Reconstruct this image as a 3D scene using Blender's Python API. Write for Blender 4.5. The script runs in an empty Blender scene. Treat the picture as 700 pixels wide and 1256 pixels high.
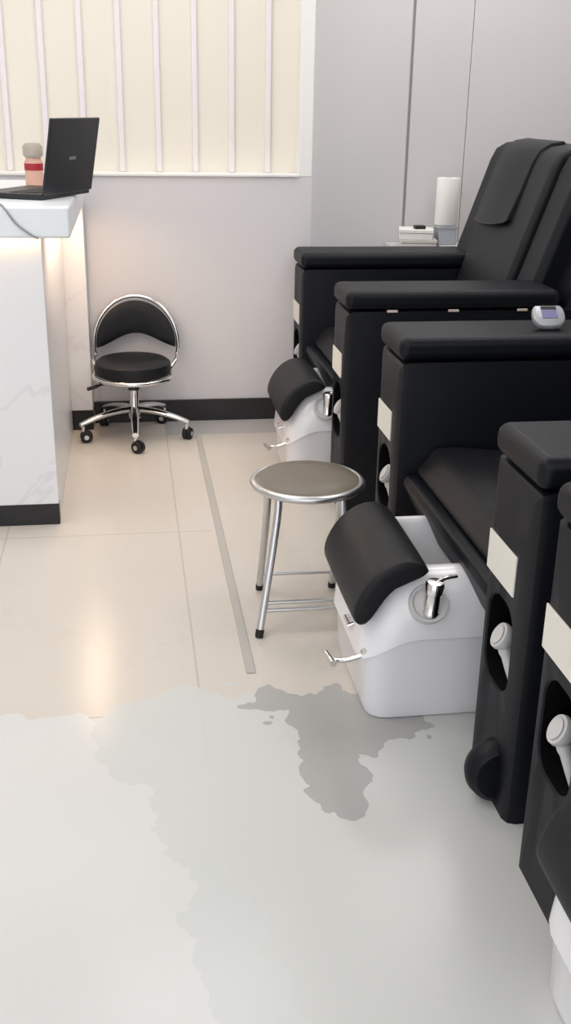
import bpy, bmesh, math, random
from mathutils import Vector, Matrix
random.seed(4)
PI = math.pi
S = bpy.context.scene
COL = S.collection

# ------------------------------------------------------------------ camera
F_PX, PITCH, YAW, ROLL, CAM_H = 1277.7, 0.373587, 0.149835, 0.0167798, 1.35
def rotation():
    R0 = Matrix(((1,0,0),(0,0,-1),(0,1,0)))
    c, s = math.cos(YAW), math.sin(YAW);   Rz = Matrix(((c,-s,0),(s,c,0),(0,0,1)))
    c, s = math.cos(PITCH), math.sin(PITCH); Rx = Matrix(((1,0,0),(0,c,-s),(0,s,c)))
    c, s = math.cos(ROLL), math.sin(ROLL);  Rr = Matrix(((c,-s,0),(s,c,0),(0,0,1)))
    return Rr @ Rx @ R0 @ Rz
R = rotation()
cam = bpy.data.objects.new('camera', bpy.data.cameras.new('camera'))
COL.objects.link(cam)
right, down, fwd = R[0], R[1], R[2]
M = Matrix(((right.x, -down.x, -fwd.x, 0), (right.y, -down.y, -fwd.y, 0), (right.z, -down.z, -fwd.z, CAM_H), (0,0,0,1)))
cam.matrix_world = M
cam.data.sensor_fit = 'VERTICAL'
cam.data.sensor_height = 24.0
cam.data.lens = F_PX * 24.0 / 1256.0
cam.data.clip_start = 0.02
S.camera = cam

# ------------------------------------------------------------------ world, light, exposure
w = bpy.data.worlds.new('world'); S.world = w; w.use_nodes = True
w.node_tree.nodes['Background'].inputs[0].default_value = (0.93, 0.96, 1.0, 1)
w.node_tree.nodes['Background'].inputs[1].default_value = 2.1
def area(name, loc, rot, sx, sy, power, color=(1,1,1)):
    l = bpy.data.lights.new(name, 'AREA'); l.shape = 'RECTANGLE'; l.size = sx; l.size_y = sy
    l.energy = power; l.color = color
    o = bpy.data.objects.new(name, l); COL.objects.link(o); o.location = loc; o.rotation_euler = rot
    return o
for i, (x, y) in enumerate([(-1.6, 1.2), (-1.4, 3.0), (-0.5, 2.1), (0.2, 3.7), (1.5, 2.7), (1.55, 4.45)]):
    area('ceiling_panel_light', (x, y, 2.66), (0,0,0), 0.9, 0.9, 12.8, (1.0, 0.98, 0.965))
area('window_fill_light', (-1.15, 4.62, 2.56), (0,0,0), 2.5, 0.05, 6.3, (1.0, 0.92, 0.80))  # added warm fill that brightens the cream pane, not a fitting of the room
area('counter_under_light', (-0.85, 3.356, 0.948), (math.radians(18),0,0), 1.2, 0.02, 0.55, (1.0, 0.66, 0.30))
area('counter_side_light', (-0.20, 4.0, 0.948), (0,math.radians(8),0), 0.03, 0.8, 3.2, (1.0, 0.70, 0.46))
S.view_settings.view_transform = 'Standard'
S.view_settings.look = 'None'
S.view_settings.gamma = 1
S.view_settings.use_curve_mapping = False
S.view_settings.exposure = -0.2

# ------------------------------------------------------------------ materials
def mat(name, color, rough=0.5, metal=0.0, spec=0.5, emit=None, emit_s=0, bump=None, coat=0):
    m = bpy.data.materials.new(name); m.use_nodes = True
    nt = m.node_tree; b = nt.nodes['Principled BSDF']
    b.inputs['Base Color'].default_value = (*color, 1)
    b.inputs['Roughness'].default_value = rough
    b.inputs['Metallic'].default_value = metal
    b.inputs['Specular IOR Level'].default_value = spec
    b.inputs['Coat Weight'].default_value = coat
    if emit:
        b.inputs['Emission Color'].default_value = (*emit, 1); b.inputs['Emission Strength'].default_value = emit_s
    if bump:
        tc = nt.nodes.new('ShaderNodeTexCoord'); n = nt.nodes.new('ShaderNodeTexNoise')
        n.inputs['Scale'].default_value = bump[0]; n.inputs['Detail'].default_value = 4
        bp = nt.nodes.new('ShaderNodeBump'); bp.inputs['Strength'].default_value = bump[1]; bp.inputs['Distance'].default_value = 0.004
        nt.links.new(tc.outputs['Object'], n.inputs['Vector']); nt.links.new(n.outputs[0], bp.inputs['Height'])
        nt.links.new(bp.outputs[0], b.inputs['Normal'])
    return m
def lin(r, g, b):
    f = lambda c: (c/255/12.92) if c/255 <= 0.04045 else ((c/255+0.055)/1.055)**2.4
    return (f(r), f(g), f(b))
def marble(name, base, vein, scale, rough):
    m = mat(name, base, rough); nt = m.node_tree; b = nt.nodes['Principled BSDF']
    tc = nt.nodes.new('ShaderNodeTexCoord')
    n = nt.nodes.new('ShaderNodeTexNoise'); n.inputs['Scale'].default_value = scale; n.inputs['Detail'].default_value = 6; n.inputs['Distortion'].default_value = 1.2
    r = nt.nodes.new('ShaderNodeValToRGB')
    r.color_ramp.elements[0].position = 0.485; r.color_ramp.elements[0].color = (*base, 1)
    r.color_ramp.elements[1].position = 0.515; r.color_ramp.elements[1].color = (*base, 1)
    e = r.color_ramp.elements.new(0.5); e.color = (*vein, 1)
    nt.links.new(tc.outputs['Object'], n.inputs['Vector']); nt.links.new(n.outputs[0], r.inputs[0]); nt.links.new(r.outputs[0], b.inputs['Base Color'])
    return m

LEATHER = mat('black_leather', lin(12,15,22), 0.45, spec=0.24, bump=(160, 0.12))
LEATHER_SOFT = mat('black_soft_leather', lin(24,25,29), 0.48, spec=0.28, bump=(120, 0.15))
BLACK = mat('black_plastic', lin(28,28,30), 0.45)
DEEP = mat('recess_shade_black', lin(7,7,8), 0.8, spec=0.1)  # lining black deepened so the colour carries the shade of the arm pockets
ACRYLIC = mat('white_acrylic', lin(243,242,245), 0.22, coat=0.3)
WHITE_PL = mat('white_plastic', lin(205,204,203), 0.4)
CARD = mat('cream_card', lin(232,229,220), 0.55)
CHROME = mat('chrome', (0.78,0.77,0.76), 0.12, metal=1)
STEEL = mat('silver_steel', (0.62,0.62,0.63), 0.3, metal=1)
TAUPE = mat('taupe_vinyl', lin(112,103,91), 0.42, bump=(90, 0.1))
RUBBER = mat('black_rubber', lin(20,20,21), 0.6)
WALL = mat('white_wall_paint', lin(219,216,218), 0.75, bump=(60, 0.05))
GREYWALL = mat('grey_wall_panel', lin(209,206,206), 0.6, bump=(60, 0.04))
GAP = mat('dark_joint', lin(190,186,182), 0.8)
CREAM = mat('cream_glass', lin(240,233,220), 0.5)
BATTEN = mat('white_batten', lin(240,234,235), 0.5)
LEDGE = mat('white_ledge', lin(244,243,240), 0.4)
BASEB = mat('black_skirting', lin(33,31,34), 0.45)
CEIL = mat('ceiling_white', lin(235,235,233), 0.8)
MARBLE = marble('white_marble', lin(235,235,238), lin(225,225,228), 1.6, 0.3)
COUNTER = mat('counter_white', lin(232,237,241), 0.35)
LED = mat('warm_led', (1,0.8,0.5), 0.5, emit=(1.0,0.72,0.38), emit_s=2.5)
LAPTOP = mat('laptop_black', lin(36,37,42), 0.38)
KEYS = mat('laptop_keys', lin(52,50,50), 0.5)
SCREEN = mat('screen_dark', lin(16,18,22), 0.12)
LOGO = mat('logo_silver', lin(150,152,156), 0.35, metal=0.6)
PAPER = mat('white_paper', lin(240,236,232), 0.8)
PAPER2 = mat('grey_paper', lin(206,201,196), 0.7)
DISPENSER = mat('blue_grey_plastic', lin(176,180,188), 0.4)
RED = mat('red_label', lin(170,40,56), 0.5)
BOTTLE = mat('grey_beige_plastic', lin(178,168,156), 0.45)
PEACH = mat('peach_plastic', lin(222,176,156), 0.45)
REMOTE = mat('silver_plastic', lin(186,188,192), 0.3, metal=0.3)
LCD = mat('lilac_display', lin(112,110,158), 0.25)
STRIP = mat('grey_metal_strip', lin(182,178,172), 0.45)
PALE = mat('pale_tag', lin(206,190,180), 0.5)
CABLE = mat('grey_cable', lin(150,154,160), 0.5)

def floor_material():
    m = mat('porcelain_floor', lin(226,221,212), 0.22, spec=0.35); nt = m.node_tree; N = nt.nodes; L = nt.links; b = N['Principled BSDF']
    tc = N.new('ShaderNodeTexCoord'); sep = N.new('ShaderNodeSeparateXYZ'); L.new(tc.outputs['Object'], sep.inputs[0])
    def mth(op, a, c=None, d=None):
        n = N.new('ShaderNodeMath'); n.operation = op
        for i, v in enumerate((a, c, d)):
            if v is None: continue
            if isinstance(v, (int, float)): n.inputs[i].default_value = v
            else: L.new(v, n.inputs[i])
        return n.outputs[0]
    def mix(f, c1, c2):
        n = N.new('ShaderNodeMix'); n.data_type = 'RGBA'; L.new(f, n.inputs[0])
        for i, c in ((6, c1), (7, c2)):
            if isinstance(c, tuple): n.inputs[i].default_value = (*c, 1)
            else: L.new(c, n.inputs[i])
        return n.outputs[2]
    def noise(scale, detail=3, off=0):
        mp = N.new('ShaderNodeMapping'); mp.inputs['Location'].default_value = (off, off*0.7, 0); L.new(tc.outputs['Object'], mp.inputs[0])
        n = N.new('ShaderNodeTexNoise'); n.inputs['Scale'].default_value = scale; n.inputs['Detail'].default_value = detail
        L.new(mp.outputs[0], n.inputs['Vector']); return n.outputs[0]
    X, Y = sep.outputs[0], sep.outputs[1]
    def line(coord, origin, period, width):
        t = mth('FRACT', mth('DIVIDE', mth('SUBTRACT', coord, origin - width/2), period))
        return mth('LESS_THAN', t, width/period)
    cloud = noise(1.3, 5)
    col = mix(mth('SMOOTH_MIN', mth('MULTIPLY', cloud, 1.0), 1.0, 0.1), lin(214,207,198), lin(205,198,189))
    vein = mth('LESS_THAN', mth('ABSOLUTE', mth('SUBTRACT', noise(2.1, 5, 3.3), 0.5)), 0.006)
    col = mix(mth('MULTIPLY', vein, 0.12), col, lin(196,184,170))
    grout = mth('MAXIMUM', line(X, 0.13, 0.567, 0.006), line(Y, 3.262, 1.12, 0.006))
    leftof = mth('LESS_THAN', X, 0.24)
    col = mix(mth('MULTIPLY', mth('MULTIPLY', grout, leftof), 0.55), col, lin(176,168,158))
    # cool grey border tile along the back wall
    border = mth('MULTIPLY', mth('GREATER_THAN', Y, 4.362), mth('GREATER_THAN', X, 0.13))
    col = mix(border, col, lin(186,184,184))
    # irregular grey patches in the floor colour near the front of the room
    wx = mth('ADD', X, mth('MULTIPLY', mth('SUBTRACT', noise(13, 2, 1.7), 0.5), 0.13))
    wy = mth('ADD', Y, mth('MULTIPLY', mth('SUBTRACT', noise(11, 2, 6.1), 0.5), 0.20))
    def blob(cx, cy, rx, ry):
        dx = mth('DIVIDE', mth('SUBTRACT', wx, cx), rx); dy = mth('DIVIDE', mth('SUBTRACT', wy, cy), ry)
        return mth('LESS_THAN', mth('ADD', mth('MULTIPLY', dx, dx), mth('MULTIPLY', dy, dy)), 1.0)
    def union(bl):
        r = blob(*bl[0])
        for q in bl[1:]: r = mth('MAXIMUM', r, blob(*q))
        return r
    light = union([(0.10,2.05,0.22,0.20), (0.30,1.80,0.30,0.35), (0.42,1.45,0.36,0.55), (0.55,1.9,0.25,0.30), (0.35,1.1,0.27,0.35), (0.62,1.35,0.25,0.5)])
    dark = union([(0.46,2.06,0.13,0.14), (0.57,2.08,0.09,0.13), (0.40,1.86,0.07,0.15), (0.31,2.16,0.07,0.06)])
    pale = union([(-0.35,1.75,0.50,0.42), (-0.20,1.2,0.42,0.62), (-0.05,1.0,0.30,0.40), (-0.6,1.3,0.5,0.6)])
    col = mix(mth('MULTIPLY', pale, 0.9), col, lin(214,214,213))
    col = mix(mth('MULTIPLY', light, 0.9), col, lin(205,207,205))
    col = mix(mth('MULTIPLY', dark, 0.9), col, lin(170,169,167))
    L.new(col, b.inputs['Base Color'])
    return m
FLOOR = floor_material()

# ------------------------------------------------------------------ mesh helpers
def obj(name, bm, m, parent=None, bevel=0, seg=3, sub=0, smooth=True, loc=None):
    bmesh.ops.recalc_face_normals(bm, faces=bm.faces)
    me = bpy.data.meshes.new(name); bm.to_mesh(me); bm.free()
    me.materials.append(m)
    o = bpy.data.objects.new(name, me); COL.objects.link(o)
    if smooth:
        for p in me.polygons: p.use_smooth = True
    if bevel:
        b = o.modifiers.new('bevel', 'BEVEL'); b.width = bevel; b.segments = seg; b.limit_method = 'ANGLE'; b.angle_limit = math.radians(35); b.harden_normals = True
    if sub:
        s = o.modifiers.new('sub', 'SUBSURF'); s.levels = sub; s.render_levels = sub
    if smooth and not sub and not bevel:
        try: me.set_sharp_from_angle(angle=math.radians(40))
        except Exception: pass
    if parent is not None:
        o.parent = parent
        base = parent
        off = Vector((0,0,0))
        p = parent
        while p is not None:
            off += p.location; p = p.parent
        me.transform(Matrix.Translation(-off))       # meshes are written in room coordinates
    return o
def thing(name, label, cat, loc, group=None):
    o = bpy.data.objects.new(name, None); COL.objects.link(o); o.empty_display_size = 0.1
    o.location = loc; o['label'] = label; o['category'] = cat
    if group: o['group'] = group
    return o
def tag(o, label, cat, group=None):
    o['label'] = label; o['category'] = cat
    if group: o['group'] = group
    return o
def struct(name, bm, m, label=None, cat=None, bevel=0, parent=None):
    o = obj(name, bm, m, parent, bevel=bevel, smooth=bool(bevel))
    if parent is None:
        o['kind'] = 'structure'; o['label'] = label; o['category'] = cat
    return o
def B(): return bmesh.new()
def box(bm, x0, x1, y0, y1, z0, z1):
    v = [bm.verts.new(p) for p in ((x0,y0,z0),(x1,y0,z0),(x1,y1,z0),(x0,y1,z0),(x0,y0,z1),(x1,y0,z1),(x1,y1,z1),(x0,y1,z1))]
    for f in ((0,3,2,1),(4,5,6,7),(0,1,5,4),(1,2,6,5),(2,3,7,6),(3,0,4,7)): bm.faces.new([v[i] for i in f])
    return bm
def prism_y(bm, prof, y0, y1):
    a = [bm.verts.new((x, y0, z)) for x, z in prof]; b = [bm.verts.new((x, y1, z)) for x, z in prof]
    n = len(prof)
    for i in range(n): bm.faces.new((a[i], a[(i+1)%n], b[(i+1)%n], b[i]))
    bm.faces.new(a); bm.faces.new(b)
    return bm
def rings(bm, rs, cap0=True, cap1=True, closed=True):
    vs = [[bm.verts.new(p) for p in r] for r in rs]
    n = len(rs[0])
    for a, b in zip(vs, vs[1:]):
        for i in range(n if closed else n-1): bm.faces.new((a[i], a[(i+1)%n], b[(i+1)%n], b[i]))
    if cap0: bm.faces.new(vs[0])
    if cap1: bm.faces.new(vs[-1])
    return bm
def frame_of(t):
    t = t.normalized(); u = Vector((0,0,1)) if abs(t.z) < 0.9 else Vector((1,0,0))
    a = t.cross(u).normalized(); return a, t.cross(a).normalized()
def tube(bm, pts, r, n=12, closed=False):
    pts = [Vector(p) for p in pts]; rs = []; m = len(pts); prev = None
    for i, p in enumerate(pts):
        if closed: t = pts[(i+1)%m] - pts[i-1]
        else: t = pts[min(i+1,m-1)] - pts[max(i-1,0)]
        t.normalize()
        if prev is None: a, b = frame_of(t)
        else:
            a = (prev - t*prev.dot(t)).normalized(); b = t.cross(a)
        prev = a
        rr = r[i] if isinstance(r, (list, tuple)) else r
        rs.append([p + a*rr*math.cos(2*PI*k/n) + b*rr*math.sin(2*PI*k/n) for k in range(n)])
    if closed:
        vs = [[bm.verts.new(p) for p in q] for q in rs]
        for j in range(m):
            a, b = vs[j], vs[(j+1)%m]
            for i in range(n): bm.faces.new((a[i], a[(i+1)%n], b[(i+1)%n], b[i]))
    else: rings(bm, rs)
    return bm
def lathe(bm, prof, c, n=40, axis=(0,0,1)):
    q = Vector((0,0,1)).rotation_difference(Vector(axis)); c = Vector(c)
    rs = [[c + q @ Vector((max(r,1e-4)*math.cos(2*PI*k/n), max(r,1e-4)*math.sin(2*PI*k/n), z)) for k in range(n)] for r, z in prof]
    return rings(bm, rs)
def spline(pts, per=6):
    pts = [Vector(p) for p in pts]; out = []
    for i in range(len(pts)-1):
        p0 = pts[max(i-1,0)]; p1 = pts[i]; p2 = pts[i+1]; p3 = pts[min(i+2,len(pts)-1)]
        for k in range(per):
            t = k/per
            out.append(0.5*((2*p1)+(p2-p0)*t+(2*p0-5*p1+4*p2-p3)*t*t+(3*p1-p0-3*p2+p3)*t**3))
    out.append(pts[-1]); return out
def rrect_ray(cx, cy, hx0, hx1, hy0, hy1, rad, ang):
    """point where the ray from (cx,cy) meets a rounded rectangle hx0..hx1 x hy0..hy1"""
    d = (math.cos(ang), math.sin(ang)); lo, hi = 0.0, 10.0
    def inside(px, py):
        qx = max(hx0+rad-px, px-(hx1-rad), 0); qy = max(hy0+rad-py, py-(hy1-rad), 0)
        return qx*qx+qy*qy <= rad*rad+1e-12
    for _ in range(46):
        m = (lo+hi)/2
        if inside(cx+d[0]*m, cy+d[1]*m): lo = m
        else: hi = m
    return cx+d[0]*lo, cy+d[1]*lo

# ------------------------------------------------------------------ room shell
YB = 4.588
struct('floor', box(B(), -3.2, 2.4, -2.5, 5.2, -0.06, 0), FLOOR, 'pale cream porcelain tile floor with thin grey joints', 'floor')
struct('ceiling', box(B(), -3.2, 2.4, -0.6, 5.2, 2.7, 2.78), CEIL, 'white ceiling of the salon', 'ceiling')
struct('wall_left', box(B(), -3.3, -3.2, -2.5, 5.2, 0, 2.7), WALL, 'white side wall beyond the reception desk', 'wall')
struct('wall_right', box(B(), 2.4, 2.5, -2.5, 5.2, 0, 2.7), GREYWALL, 'pale wall behind the pedicure chairs', 'wall')
struct('wall_back', box(B(), -3.2, 0.783, YB, YB+0.13, 0, 1.06), WALL, 'white half-height back wall under the cream ribbed window', 'wall')
bm = B(); box(bm, 0.724, 0.783, YB, YB+0.13, 1.06, 2.7); box(bm, -3.2, 0.724, YB, YB+0.13, 2.6, 2.7)
struct('trim_1', bm, LEDGE, 'white post at the right end of the cream ribbed window', 'window post', bevel=0.004)
struct('trim_2', box(B(), -3.2, 0.724, YB-0.012, YB+0.12, 1.06, 1.072), LEDGE, 'thin bright white ledge on top of the half-height wall', 'ledge', bevel=0.003)
wn = struct('window_1', box(B(), -3.2, 0.724, YB+0.085, YB+0.10, 1.072, 2.6), CREAM, 'wide cream translucent window with white vertical ribs above the back wall', 'window')
for k in range(-9, 5):
    x = 0.601 - 0.1535*(3-k) + 0.0
    if x > 0.65 or x < -3.1: continue
    struct('window_rib', box(B(), x-0.012, x+0.012, YB+0.065, YB+0.085, 1.072, 2.6), BATTEN, bevel=0.006, parent=wn)
struct('baseboard_back', box(B(), -0.18, 0.80, YB-0.014, YB, 0, 0.098), BASEB, 'black skirting board along the foot of the white back wall', 'baseboard', bevel=0.002)
# grey alcove behind the far chair
struct('wall_alcove', box(B(), 0.783, 2.4, 5.02, 5.12, 0, 2.7), GAP, 'grey wall of the alcove behind the far pedicure chair', 'wall')
for i, (x0, x1, s) in enumerate(((0.783, 1.292, 0), (1.306, 1.573, 0), (1.576, 2.4, 0))):
    struct('trim_%d' % (i+3), box(B(), x0, x1, 5.0, 5.02, 0, 2.7), GREYWALL,
           ('grey wall panel nearest the window post', 'narrow grey wall panel between the two upright joints', 'wide pale grey wall panel behind the tall chair backrest')[i], 'wall panel')
struct('trim_6', box(B(), 0.254, 0.278, 2.30, 4.362, 0, 0.004), STRIP, 'grey metal floor strip running away beside the row of pedicure chairs', 'floor strip', bevel=0.0015)

# ------------------------------------------------------------------ reception desk
desk = thing('reception_desk', 'white marble reception desk with thick pale counter and black plinth', 'desk', (-0.9, 3.9, 0))
obj('front_panel', box(B(), -1.6, -0.268, 3.37, 3.41, 0.076, 0.955), MARBLE, desk, bevel=0.002)
obj('side_panel', box(B(), -0.31, -0.272, 3.41, 4.46, 0.0, 0.955), MARBLE, desk, bevel=0.002)
obj('rear_panel', box(B(), -0.6, -0.182, 4.47, 4.574, 0.09, 0.955), MARBLE, desk, bevel=0.003)
obj('plinth', box(B(), -1.6, -0.268, 3.372, 3.41, 0.0, 0.076), BLACK, desk, bevel=0.002)
obj('rear_plinth', box(B(), -0.271, -0.184, 4.475, 4.572, 0.0, 0.09), BLACK, desk, bevel=0.002)
obj('countertop', box(B(), -1.6, -0.175, 3.335, 4.47, 0.955, 1.05), COUNTER, desk, bevel=0.010)
o = obj('light_strip', box(B(), -1.55, -0.30, 3.345, 3.355, 0.949, 0.955), LED, desk); o['label'] = 'warm glowing light strip'

# ------------------------------------------------------------------ laptop, bottle, cable on the counter
def lift(p, k): return Vector(p) + k
def make_laptop():
    A = Vector((-0.27,3.53,1.05)); Bv = Vector((-0.128,3.825,1.05)); L = (Bv-A).length
    u = (Bv-A).normalized(); n = Vector((u.y,-u.x,0)); up = Vector((0,0,1))
    t = thing('laptop', 'open black laptop on the reception counter, lid back facing us', 'laptop', (-0.30,3.74,1.05))
    def slab(o, e1, l1, e2, l2, e3, l3):
        bm = B(); v = []
        for c in (0,1):
            for a, b in ((0,0),(1,0),(1,1),(0,1)): v.append(bm.verts.new(o+e1*l1*a+e2*l2*b+e3*l3*c))
        for f in ((0,3,2,1),(4,5,6,7),(0,1,5,4),(1,2,6,5),(2,3,7,6),(3,0,4,7)): bm.faces.new([v[i] for i in f])
        return bm
    base = obj('base', slab(A+up*0.001, u, L, -n, 0.235, up, 0.018), LAPTOP, t, bevel=0.004)
    bm = B()
    for r in range(5):
        for c in range(13):
            o0 = A + u*(0.025+c*0.0215) - n*(0.03+r*0.021) + up*0.019
            bm2 = slab(o0, u, 0.017, -n, 0.016, up, 0.002); bm2.verts.ensure_lookup_table()
            me = bpy.data.meshes.new('k'); bm2.to_mesh(me); bm2.free(); bm.from_mesh(me); bpy.data.meshes.remove(me)
    obj('keyboard', bm, KEYS, base, smooth=False)
    lean = (up*0.233 + n*0.045); h = lean.length; e = lean.normalized(); nn = u.cross(e).normalized()
    if nn.dot(n) < 0: nn = -nn
    lid = obj('lid', slab(A+up*0.015, u, L, e, h, nn, 0.009), LAPTOP, t, bevel=0.004)
    obj('screen', slab(A+up*0.015+u*0.012+e*0.02-nn*0.001, u, L-0.024, e, h-0.034, nn, 0.001), SCREEN, lid, smooth=False)
    # small unreadable silver badge: a rounded bar in the middle of the lid back
    obj('badge', slab(A+up*0.015+u*(L/2-0.022)+e*(h*0.47-0.005)+nn*0.009, u, 0.044, e, 0.011, nn, 0.0008), LOGO, lid, bevel=0.0004)
    hb = B(); tube(hb, [A+u*0.03+up*0.018, A+u*(L-0.03)+up*0.018], 0.006)
    obj('hinge', hb, LAPTOP, t)
make_laptop()
bt = thing('lotion_bottle', 'small beige bottle with red label behind the laptop on the counter', 'bottle', (-0.335,4.12,1.05))
bm = B(); lathe(bm, [(0.0,0.0),(0.030,0.0),(0.033,0.006),(0.033,0.085),(0.026,0.10),(0.0,0.10)], (-0.335,4.12,1.05)); obj('body', bm, PEACH, bt)
bm = B(); lathe(bm, [(0.0,0.10),(0.027,0.10),(0.036,0.11),(0.036,0.14),(0.026,0.152),(0.0,0.154)], (-0.335,4.12,1.05)); obj('cap', bm, BOTTLE, bt)
bm = B(); lathe(bm, [(0.0334,0.058),(0.0342,0.058),(0.0342,0.082),(0.0334,0.082)], (-0.335,4.12,1.05)); obj('red_band', bm, RED, bt)
bm = B(); tube(bm, spline([(-0.50,3.60,1.056),(-0.44,3.47,1.054),(-0.385,3.36,1.055),(-0.365,3.331,1.043),(-0.335,3.33,1.0),(-0.295,3.331,0.968),(-0.272,3.333,0.955)]), 0.0035, 8)
tag(obj('power_cable', bm, CABLE), 'thin grey cable draped over the front edge of the reception counter', 'cable')

# ------------------------------------------------------------------ rolling stool by the back wall
def rolling_stool(cx, cy):
    t = thing('rolling_stool', 'low black rolling stool with curved backrest and chrome star base', 'stool', (cx,cy,0))
    bm = B(); lathe(bm, [(0,0.274),(0.145,0.274),(0.158,0.280),(0.163,0.303),(0.158,0.326),(0.14,0.339),(0.09,0.346),(0,0.348)], (cx,cy,0), 48); obj('seat', bm, LEATHER_SOFT, t)
    bm = B(); tube(bm, [(cx+0.163*math.cos(a), cy+0.163*math.sin(a), 0.268) for a in [2*PI*k/48 for k in range(48)]], 0.010, 10, closed=True)
    obj('seat_ring', bm, CHROME, t)
    # backrest: half disc with an arched lower edge, wrapped around the seat
    zc, r = 0.374, 0.170; outline = []
    for k in range(29):
        a = -0.10 + (PI+0.20)*k/28; outline.append((r*math.cos(a), zc + (r+0.008)*math.sin(a)))
    xl = outline[-1][0]; xr = outline[0][0]
    for k in range(1, 16):
        s = k/16; x = xl + (xr-xl)*s; outline.append((x, zc - 0.017 + 0.055*math.sin(PI*s)**1.6))
    yb = lambda x: cy + 0.185 - 0.9*x*x*1.6
    bm = B(); cxm = 0.0
    c0 = (0.0, zc+0.075)
    rs = []
    for off, sc in ((-0.020,0.55),(-0.018,0.85),(-0.010,0.97),(0.002,1.0),(0.014,0.98),(0.018,0.9)):
        rs.append([(cx+0.018+c0[0]+(x-c0[0])*sc, yb(x*sc)+off, c0[1]+(z-c0[1])*sc) for x, z in outline])
    rings(bm, rs); obj('backrest', bm, LEATHER_SOFT, t)
    bm = B(); pts = []
    pts.append((cx-0.150, cy+0.06, 0.270)); pts.append((cx-0.166, cy+0.10, 0.31))
    for k in range(25):
        a = PI+0.25 - (PI+0.5)*k/24; x = 0.180*math.cos(a); pts.append((cx+0.018+x, yb(x)+0.008, zc+0.196*math.sin(a)))
    pts.append((cx+0.186, cy+0.10, 0.31)); pts.append((cx+0.150, cy+0.06, 0.270))
    tube(bm, spline(pts, 3), 0.008, 10); obj('back_hoop', bm, CHROME, t)
    bm = B(); lathe(bm, [(0,0.252),(0.08,0.252),(0.085,0.262),(0,0.274)], (cx,cy,0), 24); obj('seat_plate', bm, BLACK, t)
    bm = B(); lathe(bm, [(0,0.085),(0.028,0.085),(0.028,0.10),(0.020,0.112),(0.020,0.212),(0.0,0.212)], (cx,cy,0), 24); obj('column', bm, CHROME, t)
    bm = B(); lathe(bm, [(0,0.208),(0.024,0.208),(0.024,0.255),(0,0.255)], (cx,cy,0), 24); obj('collar', bm, BLACK, t)
    bm = B(); tube(bm, spline([(cx-0.05,cy-0.02,0.258),(cx-0.14,cy-0.07,0.246),(cx-0.188,cy-0.10,0.238)]), [0.005]*7+[0.008]*6, 8); obj('lever', bm, BLACK, t)
    for k in range(5):
        a = -PI/2 + 2*PI*k/5; d = Vector((math.cos(a), math.sin(a), 0)); s = Vector((-d.y, d.x, 0)); c = Vector((cx,cy,0))
        sec = []
        for q in range(11):
            f = q/10; rr = 0.015+0.225*f; z = 0.122 - 0.045*f*f; hw = 0.022-0.008*f; hh = 0.014-0.004*f
            sec.append([c+d*rr+s*hw*math.cos(g)+Vector((0,0,z+hh*math.sin(g))) for g in [2*PI*i/12 for i in range(12)]])
        leg = obj('leg', rings(B(), sec), CHROME, t)
        e = c + d*0.228
        # twin-wheel caster
        g = a + 0.9 + 0.5*k; wd = Vector((math.cos(g), math.sin(g), 0)); ax = Vector((-wd.y, wd.x, 0)); wc = e + wd*0.012 + Vector((0,0,0.025))
        bm = B(); lathe(bm, [(0,0.048),(0.008,0.048),(0.008,0.072),(0,0.072)], e, 12)
        cast = obj('caster', bm, CHROME, t)
        for sgn in (-1,1):
            bm = B(); lathe(bm, [(0,-0.007),(0.021,-0.007),(0.025,-0.004),(0.025,0.004),(0.021,0.007),(0,0.007)], wc+ax*sgn*0.011, 24, ax)
            obj('wheel', bm, RUBBER, cast)
        bm = B(); lathe(bm, [(0,-0.0205),(0.010,-0.0205),(0.010,0.0205),(0,0.0205)], wc, 16, ax); obj('hub_cap', bm, STEEL, cast)
        bm = B(); lathe(bm, [(0.0,-0.004),(0.0265,-0.004),(0.0265,0.004),(0.0,0.004)], wc+Vector((0,0,0.003)), 24, ax); obj('fork', bm, BLACK, cast)
rolling_stool(-0.003, 4.365)

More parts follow.
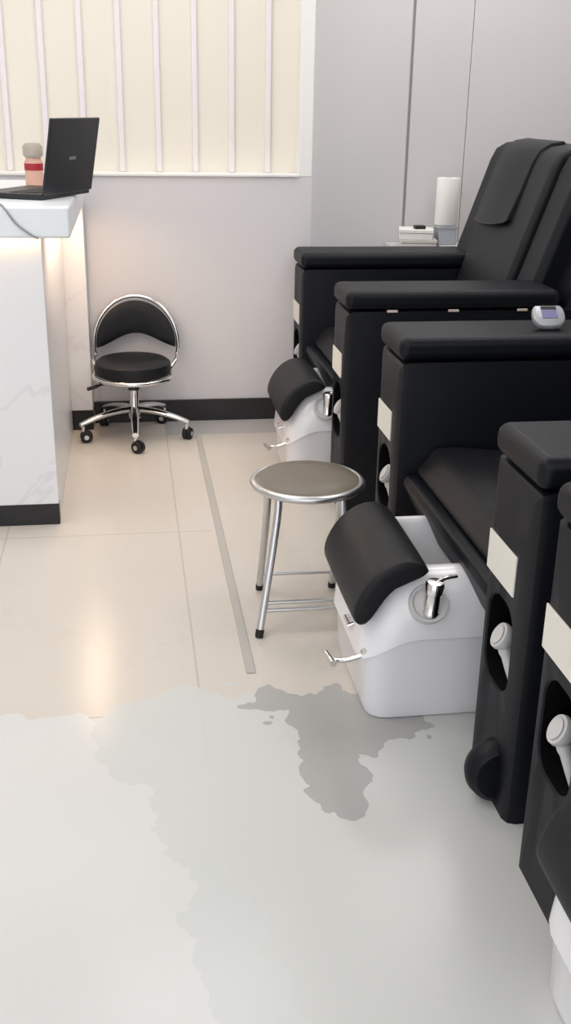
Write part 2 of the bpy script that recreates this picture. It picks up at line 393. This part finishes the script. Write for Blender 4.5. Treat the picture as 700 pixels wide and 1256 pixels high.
# ------------------------------------------------------------------ folding stool
def folding_stool(cx, cy):
    t = thing('folding_stool', 'round silver folding stool with taupe padded seat in the middle of the floor', 'stool', (cx,cy,0))
    bm = B(); lathe(bm, [(0,0.378),(0.130,0.378),(0.143,0.386),(0.143,0.396),(0.132,0.404),(0.08,0.409),(0,0.410)], (cx,cy,0), 56); obj('seat', bm, TAUPE, t)
    bm = B(); tube(bm, [(cx+0.147*math.cos(2*PI*k/56), cy+0.147*math.sin(2*PI*k/56), 0.388) for k in range(56)], 0.0105, 12, closed=True); obj('seat_rim', bm, STEEL, t)
    legs = {'fl': ((cx-0.088,cy-0.055,0.378),(cx-0.094,cy-0.075,0.30),(cx-0.148,cy-0.155,0.012)),
            'fr': ((cx+0.088,cy-0.055,0.378),(cx+0.090,cy-0.075,0.30),(cx+0.105,cy-0.155,0.012)),
            'bl': ((cx-0.108,cy+0.010,0.378),(cx-0.108,cy+0.030,0.28),(cx-0.113,cy+0.137,0.012)),
            'br': ((cx+0.096,cy+0.010,0.378),(cx+0.098,cy+0.030,0.28),(cx+0.104,cy+0.130,0.012))}
    for k, p in legs.items():
        bm = B(); tube(bm, spline(p, 8), 0.0105, 12); lg = obj('leg', bm, STEEL, t)
        bm = B(); d = (Vector(p[2])-Vector(p[1])).normalized(); e = Vector(p[2])
        tube(bm, [e-d*0.010, e+d*0.004, Vector((e.x+d.x*0.008, e.y+d.y*0.008, 0.001))], [0.0115,0.0115,0.011], 12); obj('rubber_foot', bm, RUBBER, lg)
    def along(p, z):
        a, b = Vector(p[1]), Vector(p[2]); f = (z-a.z)/(b.z-a.z); return a+(b-a)*f
    for zz, pr in ((0.060,('bl','br')), (0.070,('fl','fr')), (0.090,('fl','fr'))):
        bm = B(); tube(bm, [along(legs[pr[0]],zz), along(legs[pr[1]],zz)], 0.0055, 10); obj('rung', bm, STEEL, t)
    bm = B(); box(bm, cx-0.11, cx+0.10, cy-0.06, cy-0.035, 0.368, 0.379); box(bm, cx-0.115, cx+0.105, cy, cy+0.022, 0.368, 0.379); obj('hinge_bar', bm, STEEL, t, bevel=0.002)
folding_stool(0.459, 2.648)

# ------------------------------------------------------------------ pedicure chairs
ZA, ZP = 0.712, 0.779           # arm body top, pad top
def arm_body(x0, x1, ya, yb):
    """upholstered arm slab with a real rounded pocket in its front face; ya far edge, yb near edge (ya > yb)"""
    hc = ((ya+yb)/2+0.014, 0.345)            # pocket centre (y, z)
    hh = (0.068, 0.095)
    corners = [math.atan2(z-hc[1], y-hc[0]) for y, z in ((ya,0),(ya,ZA),(yb,ZA),(yb,0))]
    angs = sorted([2*PI*k/56-PI for k in range(56)] + corners)
    angs = [a for i, a in enumerate(angs) if i == 0 or a-angs[i-1] > 1e-4]
    out = [rrect_ray(hc[0],hc[1],yb,ya,0,ZA,1e-5,a) for a in angs]
    hole = [rrect_ray(hc[0],hc[1],hc[0]-hh[0],hc[0]+hh[0],hc[1]-hh[1],hc[1]+hh[1],0.05,a) for a in angs]
    def sc(pts, k): return [(hc[0]+(y-hc[0])*k, hc[1]+(z-hc[1])*k) for y, z in pts]
    def ins(pts, d):
        return [(min(max(y,yb+d),ya-d), min(max(z,0.0),ZA-d)) for y, z in pts]
    bm = B()
    rs = [[(x1,y,z) for y, z in out], [(x0+0.022,y,z) for y, z in out], [(x0+0.007,y,z) for y, z in ins(out,0.006)], [(x0,y,z) for y, z in ins(out,0.022)],
          [(x0,y,z) for y, z in sc(hole,1.05)], [(x0+0.004,y,z) for y, z in hole], [(x0+0.085,y,z) for y, z in sc(hole,0.97)]]
    rings(bm, rs)
    return bm, hc
def pocket_lining(x0, hc):
    angs = [2*PI*k/40 for k in range(40)]
    p = lambda k: [rrect_ray(hc[0],hc[1],hc[0]-0.067*k,hc[0]+0.067*k,hc[1]-0.094*k,hc[1]+0.094*k,0.048*k,a) for a in angs]
    bm = B(); rings(bm, [[(x0+0.003,y,z) for y, z in p(0.995)], [(x0+0.080,y,z) for y, z in p(0.955)]], cap0=False)
    return bm
def padded_box(x0, x1, y0, y1, z0, z1): return box(B(), x0, x1, y0, y1, z0, z1)

def hand_shower(x, y, z, label):
    t = thing('hand_shower', label, 'hand shower', (x,y,z), 'white hand showers in the armrest pockets')
    y0 = y; c = Vector((x+0.002, y+0.014, z+0.004)); ax = Vector((-0.85,0.05,0.50)).normalized()
    bm = B(); lathe(bm, [(0,-0.022),(0.016,-0.022),(0.026,-0.010),(0.029,0.002),(0.027,0.009),(0,0.011)], c, 28, ax); hd = obj('head', bm, WHITE_PL, t)
    bm = B()
    lathe(bm, [(0,0.0112),(0.020,0.0112),(0.020,0.013),(0,0.013)], c, 24, ax); obj('spray_plate', bm, WHITE_PL, hd)
    bm = B(); tube(bm, spline([c+Vector((0.004,-0.006,-0.020)), c+Vector((0.012,-0.030,-0.058)), c+Vector((0.022,-0.044,-0.092))]), [0.014]*3+[0.0115]*10, 12); obj('handle', bm, WHITE_PL, t)
    bm = B(); tube(bm, spline([c+Vector((0.022,-0.044,-0.092)), c+Vector((0.030,-0.036,-0.101)), c+Vector((0.056,-0.005,-0.090))]), 0.006, 8); obj('hose', bm, STEEL, t)

def basin(parent, dx, ya, yb):
    """foot basin: ya far, yb near; shaped rim with a rounded front shoulder"""
    x0, x1 = 0.492+dx, 0.875+dx; n = 72
    cx, cy = (x0+x1)/2, (ya+yb)/2; angs = [2*PI*(k+0.5)/n for k in range(n)]
    def cont(e, near=0.0, rad=0.07, front=0.0):
        return [rrect_ray(cx,cy,x0+e+front,x1-e,yb+e+near,ya-e,max(rad-e,0.02),a) for a in angs]
    def zt(x):
        s = max(0.0, (0.635+dx-x)/0.143); return 0.362 - 0.115*s**2.2
    rs = []
    def ring(pts, f): rs.append([(x,y,f(x)) for x, y in pts])
    ring(cont(0.022), lambda x: 0.002)
    ring(cont(0.014), lambda x: 0.03)
    ring(cont(0.008), lambda x: zt(x)*0.56)
    ring(cont(0.006), lambda x: zt(x)*0.585)
    ring(cont(-0.001), lambda x: zt(x)*0.60)
    ring(cont(0.0), lambda x: zt(x)*0.63)
    ring(cont(0.006, near=0.006), lambda x: zt(x)*0.80)
    ring(cont(0.012, near=0.03), lambda x: zt(x)*0.955)
    ring(cont(0.017, near=0.045), lambda x: zt(x)*0.99)
    ring(cont(0.024, near=0.055), lambda x: zt(x))
    ring(cont(0.036, near=0.062, front=0.03), lambda x: zt(x)-0.002)
    ring(cont(0.044, near=0.066, front=0.035), lambda x: zt(x)-0.012)
    ring(cont(0.062, near=0.075, front=0.04), lambda x: 0.16)
    ring(cont(0.085, near=0.09, front=0.05), lambda x: 0.125)
    bm = B(); rings(bm, rs)
    t = obj('foot_basin', bm, ACRYLIC, parent); t['label'] = 'glossy white foot basin'
    # faucet standing in a round dish on the near deck
    fx, fy = 0.640+dx, yb+0.040
    ax = Vector((0,-0.80,0.60)).normalized(); c = Vector((fx,yb+0.016,0.300))
    bm = B(); lathe(bm, [(0.0,0.004),(0.033,0.004),(0.040,0.011),(0.044,0.011),(0.046,0.002),(0.046,-0.010),(0.0,-0.010)], c, 36, ax); obj('faucet_dish', bm, WHITE_PL, t)
    bm = B(); q = Vector((fx+0.004,yb+0.008,0.280)); axf = Vector((0.05,-0.10,1)).normalized()
    lathe(bm, [(0,0),(0.022,0),(0.022,0.008),(0.019,0.012),(0.019,0.055),(0.022,0.057),(0.022,0.078),(0.018,0.083),(0,0.084)], q, 28, axf); obj('faucet', bm, CHROME, t)
    bm = B(); e = q + axf*0.080; tube(bm, spline([e+Vector((0,0,-0.003)), e+Vector((0.025,0.008,0.006)), e+Vector((0.055,0.020,0.004))]), 0.005, 10); obj('faucet_lever', bm, CHROME, t)
    # levers on the front face
    yl = yb+0.085
    bm = B(); tube(bm, spline([(x0+0.022,yl-0.04,0.165), (x0-0.03,yl-0.03,0.145), (x0-0.062,yl-0.01,0.138)]), 0.0065, 10); tube(bm, [(x0-0.058,yl-0.035,0.140),(x0-0.064,yl+0.02,0.137)], 0.009, 10); obj('drain_lever', bm, CHROME, t)
    bm = B(); lathe(bm, [(0,0),(0.013,0),(0.012,0.005),(0,0.006)], (x0+0.014,yl-0.045,0.170), 24, (-0.8,-0.6,0)); obj('drain_plate', bm, CHROME, t)
    bm = B(); tube(bm, [(x0+0.004,yl+0.05,0.196),(x0-0.006,yl+0.048,0.195),(x0-0.006,yl+0.095,0.193),(x0+0.004,yl+0.097,0.192)], 0.006, 10); obj('pull_handle', bm, CHROME, t)
    return t
def footrest(parent, dx, ya, yb):
    prof = [(0.648,0.376),(0.625,0.398),(0.595,0.410),(0.558,0.403),(0.522,0.382),(0.494,0.350),(0.474,0.312),(0.466,0.278),(0.472,0.255),(0.488,0.247),(0.503,0.256),(0.520,0.288),(0.548,0.330),(0.590,0.366),(0.625,0.372)]
    cx = sum(p[0] for p in prof)/len(prof); cz = sum(p[1] for p in prof)/len(prof)
    rs = []
    for f, k in ((0.0,0.72),(0.008,0.90),(0.022,0.985),(0.05,1.0),(0.5,1.015),(0.95,1.0),(0.978,0.985),(0.992,0.90),(1.0,0.72)):
        rs.append([(dx+cx+(x-cx)*k, yb+(ya-yb)*f, cz+(z-cz)*k) for x, z in prof])
    bm = B(); rings(bm, rs)
    o = obj('footrest', bm, LEATHER_SOFT, parent, sub=1); o['label'] = 'rolled black footrest cushion'
    return o

def backrest(parent, dx, ya, yb, awf):
    """tilted backrest between ya (far) and yb (near) outer edges"""
    front = [(1.24,0.44),(1.30,0.62),(1.358,0.80),(1.424,1.0),(1.474,1.15),(1.497,1.195),(1.535,1.217),(1.60,1.226),(1.68,1.222),(1.75,1.19),(1.72,1.02),(1.62,0.62),(1.58,0.44)]
    dx = dx+0.045; yi0, yi1 = ya-0.265, yb+0.355
    bm = prism_y(B(), [(x+dx,z) for x, z in front], yi1, yi0); bk = obj('backrest', bm, LEATHER_SOFT, parent, bevel=0.022, seg=4)
    side = [(x+0.022+dx, z-0.004) for x, z in front[:9]] + [(x+0.02+dx, z) for x, z in front[9:]]
    for a, b in ((yi1-0.004, yb+0.160), (ya-0.045, yi0+0.004)):
        bm = prism_y(B(), side, b, a); obj('side_bolster', bm, LEATHER, bk, bevel=0.032, seg=4)
    # head pillow lying on the upper front
    pil = [(1.390,0.912),(1.400,0.925),(1.440,1.05),(1.478,1.155),(1.505,1.202),(1.545,1.228),(1.60,1.237),(1.60,1.22),(1.50,1.10),(1.41,0.92)]
    y0, y1 = yi0+0.02, yi1+0.19
    n = 9; rs = []
    for k in range(n):
        f = k/(n-1); y = y1+(y0-y1)*f
        th = 0.026*math.sin(PI*min(max(f,0.06),0.94))**0.5
        rs.append([(x+dx-(th if i < 7 else 0), y, z+(0.03*(1-f)**3 if i < 2 or i > 8 else 0)) for i, (x, z) in enumerate(pil)])
    bm = B(); rings(bm, rs); obj('head_pillow', bm, LEATHER_SOFT, bk, bevel=0.010, seg=3)
    return bk

def make_chair(label, x0, yF, aw, inner, basin_far, basin_near, bdx, shower_labels, seam_tags=False, toe=False, awn=None):
    awn = awn or aw
    yi0, yi1 = yF-aw, yF-aw-inner; yN = yi1-awn; dx = x0-0.72
    t = thing('pedicure_chair', label, 'pedicure chair', (x0+0.5, (yF+yN)/2, 0), 'black pedicure chairs in a row')
    for k, (a, b) in enumerate(((yF,yi0),(yi1,yN))):
        bm, hc = arm_body(x0, x0+0.93, a, b); arm = obj('arm', bm, LEATHER, t)
        obj('pocket_lining', pocket_lining(x0, hc), DEEP, arm)
        obj('arm_pad', padded_box(x0-0.006, x0+0.735, b-0.004, a+0.004, ZA+0.003, ZP), LEATHER, arm, bevel=0.024, seg=4)
        c = obj('card', box(B(), x0-0.003, x0+0.001, a-0.166, a-0.013, 0.472, 0.556), CARD, arm, bevel=0.001); c['label'] = 'cream rectangular card'
        if toe and k == 1:
            bm = B(); lathe(bm, [(0,-0.03),(0.055,-0.03),(0.068,-0.018),(0.072,0),(0.068,0.018),(0.055,0.03),(0,0.03)], (x0+0.012,a-0.150,0.070), 32, (0,1,0)); obj('toe_bumper', bm, LEATHER, arm)
        if seam_tags and k == 1:
            for xx in (x0+0.15, x0+0.36, x0+0.60): obj('seam_tag', box(B(), xx-0.018, xx+0.018, b-0.007, b+0.001, ZA-0.002, ZA+0.006), PALE, arm, bevel=0.002)
        if shower_labels[k]: hand_shower(x0+0.012, hc[0], hc[1], shower_labels[k])
    # body under the seat and behind
    bm = box(B(), x0+0.20, x0+0.93, yi1+0.002, yi0-0.002, 0.0, 0.36); obj('seat_base', bm, LEATHER, t, bevel=0.01)
    bm = prism_y(B(), [(x0+0.015,0.385),(x0+0.065,0.278),(x0+0.30,0.278),(x0+0.30,0.405),(x0+0.03,0.405)], yi1+0.006, yi0-0.006); obj('leg_flap', bm, LEATHER, t, bevel=0.018)
    bm = prism_y(B(), [(x0+0.045,0.408),(x0+0.60,0.37),(x0+0.60,0.44),(x0+0.15,0.482),(x0+0.10,0.480)], yi1+0.004, yi0-0.004); obj('seat_cushion', bm, LEATHER_SOFT, t, bevel=0.022, seg=4)
    bm = prism_y(B(), [(x0+0.745,0.30),(x0+0.755,0.70),(x0+0.83,0.93),(x0+0.915,1.12),(x0+0.96,1.165),(x0+1.02,1.165),(x0+1.04,0.05),(x0+0.76,0.05)], yN+0.012, yF-0.03); obj('rear_shell', bm, LEATHER, t, bevel=0.03)
    backrest(t, dx, yF, yN, aw)
    basin(t, bdx, basin_far, basin_near)
    footrest(t, bdx, basin_far-0.012, basin_near+0.012)
    return t
make_chair('farthest black pedicure chair, in front of the grey wall, with tall padded backrest in view', 0.706, 4.545, 0.235, 0.70, 4.075, 3.66, 0.060,
           ('white hand shower in the armrest pocket nearest the back wall', 'white hand shower in the pocket just above and behind the folding stool'), seam_tags=True)
make_chair('middle black pedicure chair with its white foot basin beside the folding stool', 0.706, 2.890, 0.243, 0.760, 2.455, 2.035, 0.0,
           ('white hand shower in the pocket behind the middle chair footrest', 'white hand shower in the pocket right of the large white foot basin'), toe=True)
make_chair('nearest black pedicure chair, cut off by the right edge of the picture', 0.692, 1.545, 0.245, 0.77, 1.265, 0.84, 0.120,
           ('partly visible white hand shower in the nearest chair at the right edge', None))

# remote control lying at the far edge of the middle chair's far armrest
rm = thing('remote_control', 'small silver remote control with lilac display on the middle chair armrest', 'remote', (1.135,2.75,ZP))
ax = Vector((-0.05,-0.72,0.70)).normalized(); uu = Vector((1,0,0)); vv = ax.cross(uu).normalized(); c0 = Vector((1.142,2.75,ZP+0.034))
def oval(k, d, flat=0.0):
    pts = []
    for i in range(32):
        a = 2*PI*i/32; x = 0.047*math.copysign(abs(math.cos(a))**0.7, math.cos(a))*k; y = 0.040*math.copysign(abs(math.sin(a))**0.8, math.sin(a))*k
        pts.append(c0 + uu*x + vv*min(y, 0.030*k) + ax*d)
    return pts
obj('casing', rings(B(), [oval(0.8,-0.016), oval(0.96,-0.010), oval(1.0,0), oval(0.95,0.008), oval(0.85,0.011)]), REMOTE, rm)
def plate(x0, x1, y0, y1, d):
    return rings(B(), [[c0+uu*x0+vv*y0+ax*e, c0+uu*x1+vv*y0+ax*e, c0+uu*x1+vv*y1+ax*e, c0+uu*x0+vv*y1+ax*e] for e in (d, d+0.002)])
obj('display', plate(-0.022,0.022,-0.014,0.012,0.011), LCD, rm)
obj('button_bar', plate(-0.022,0.022,0.015,0.024,0.011), BLACK, rm)

# ------------------------------------------------------------------ cabinet behind the far chair with its clutter
ZC = 0.74
cb = thing('side_cabinet', 'low white cabinet behind the farthest pedicure chair armrest', 'cabinet', (1.5,4.83,0))
obj('body', box(B(), 1.22, 1.95, 4.68, 4.98, 0.0, ZC-0.02), WHITE_PL, cb, bevel=0.004)
obj('top', box(B(), 1.21, 1.96, 4.67, 4.99, ZC-0.02, ZC), WHITE_PL, cb, bevel=0.003)
for x0, x1 in ((1.225,1.583),(1.587,1.945)):
    d = obj('door', box(B(), x0, x1, 4.664, 4.68, 0.04, ZC-0.03), WHITE_PL, cb, bevel=0.003)
    bm = B(); tube(bm, [((x0+x1)/2-0.05,4.655,0.6),((x0+x1)/2+0.05,4.655,0.6)], 0.005); obj('handle', bm, STEEL, d)
def flat_box(name, label, cat, x0, x1, y0, y1, z0, z1, m, rot, grp=None):
    t = thing(name, label, cat, ((x0+x1)/2,(y0+y1)/2,z0), grp)
    obj('box_body', box(B(), x0, x1, y0, y1, z0, z0+(z1-z0)*0.62), m, t, bevel=0.002)
    obj('box_lid', box(B(), x0-0.003, x1+0.003, y0-0.003, y1+0.003, z0+(z1-z0)*0.66, z1), m, t, bevel=0.002)
    t.rotation_euler = (0,0,rot); return t
flat_box('carton', 'flat pale carton at the bottom of the stack behind the far chair', 'box', 1.24, 1.40, 4.72, 4.88, ZC+0.001, ZC+0.042, PAPER2, math.radians(-10))
flat_box('carton', 'upper white carton on the stack behind the far chair', 'box', 1.235, 1.385, 4.73, 4.87, ZC+0.043, ZC+0.085, PAPER, math.radians(-14))
tag(obj('card_holder', box(B(), 1.295, 1.345, 4.76, 4.80, ZC+0.0855, ZC+0.101), BLACK, bevel=0.003), 'small dark object on top of the white carton stack', 'box')
dp = thing('towel_stand', 'blue grey base block under the paper roll behind the far chair', 'stand', (1.455,4.82,ZC))
obj('block', box(B(), 1.412, 1.498, 4.775, 4.865, ZC+0.001, ZC+0.098), DISPENSER, dp, bevel=0.008)
obj('rim', box(B(), 1.408, 1.502, 4.771, 4.869, ZC+0.085, ZC+0.098), DISPENSER, dp, bevel=0.003)
rl = thing('paper_roll', 'upright white paper roll beside the tall chair backrest', 'paper roll', (1.455,4.82,ZC+0.099))
bm = B(); lathe(bm, [(0.016,0.001),(0.050,0.001),(0.052,0.004),(0.052,0.205),(0.050,0.208),(0.016,0.208)], (1.455,4.82,ZC+0.099), 40); obj('paper', bm, PAPER, rl)
bm = B(); lathe(bm, [(0.012,0.001),(0.0158,0.001),(0.0158,0.210),(0.012,0.210)], (1.455,4.82,ZC+0.099), 24); obj('core', bm, PAPER2, rl)
tag(obj('folded_leaflet', box(B(), 1.415, 1.52, 4.70, 4.765, ZC+0.001, ZC+0.012), PAPER, bevel=0.002), 'folded white leaflet in front of the blue grey block', 'leaflet')
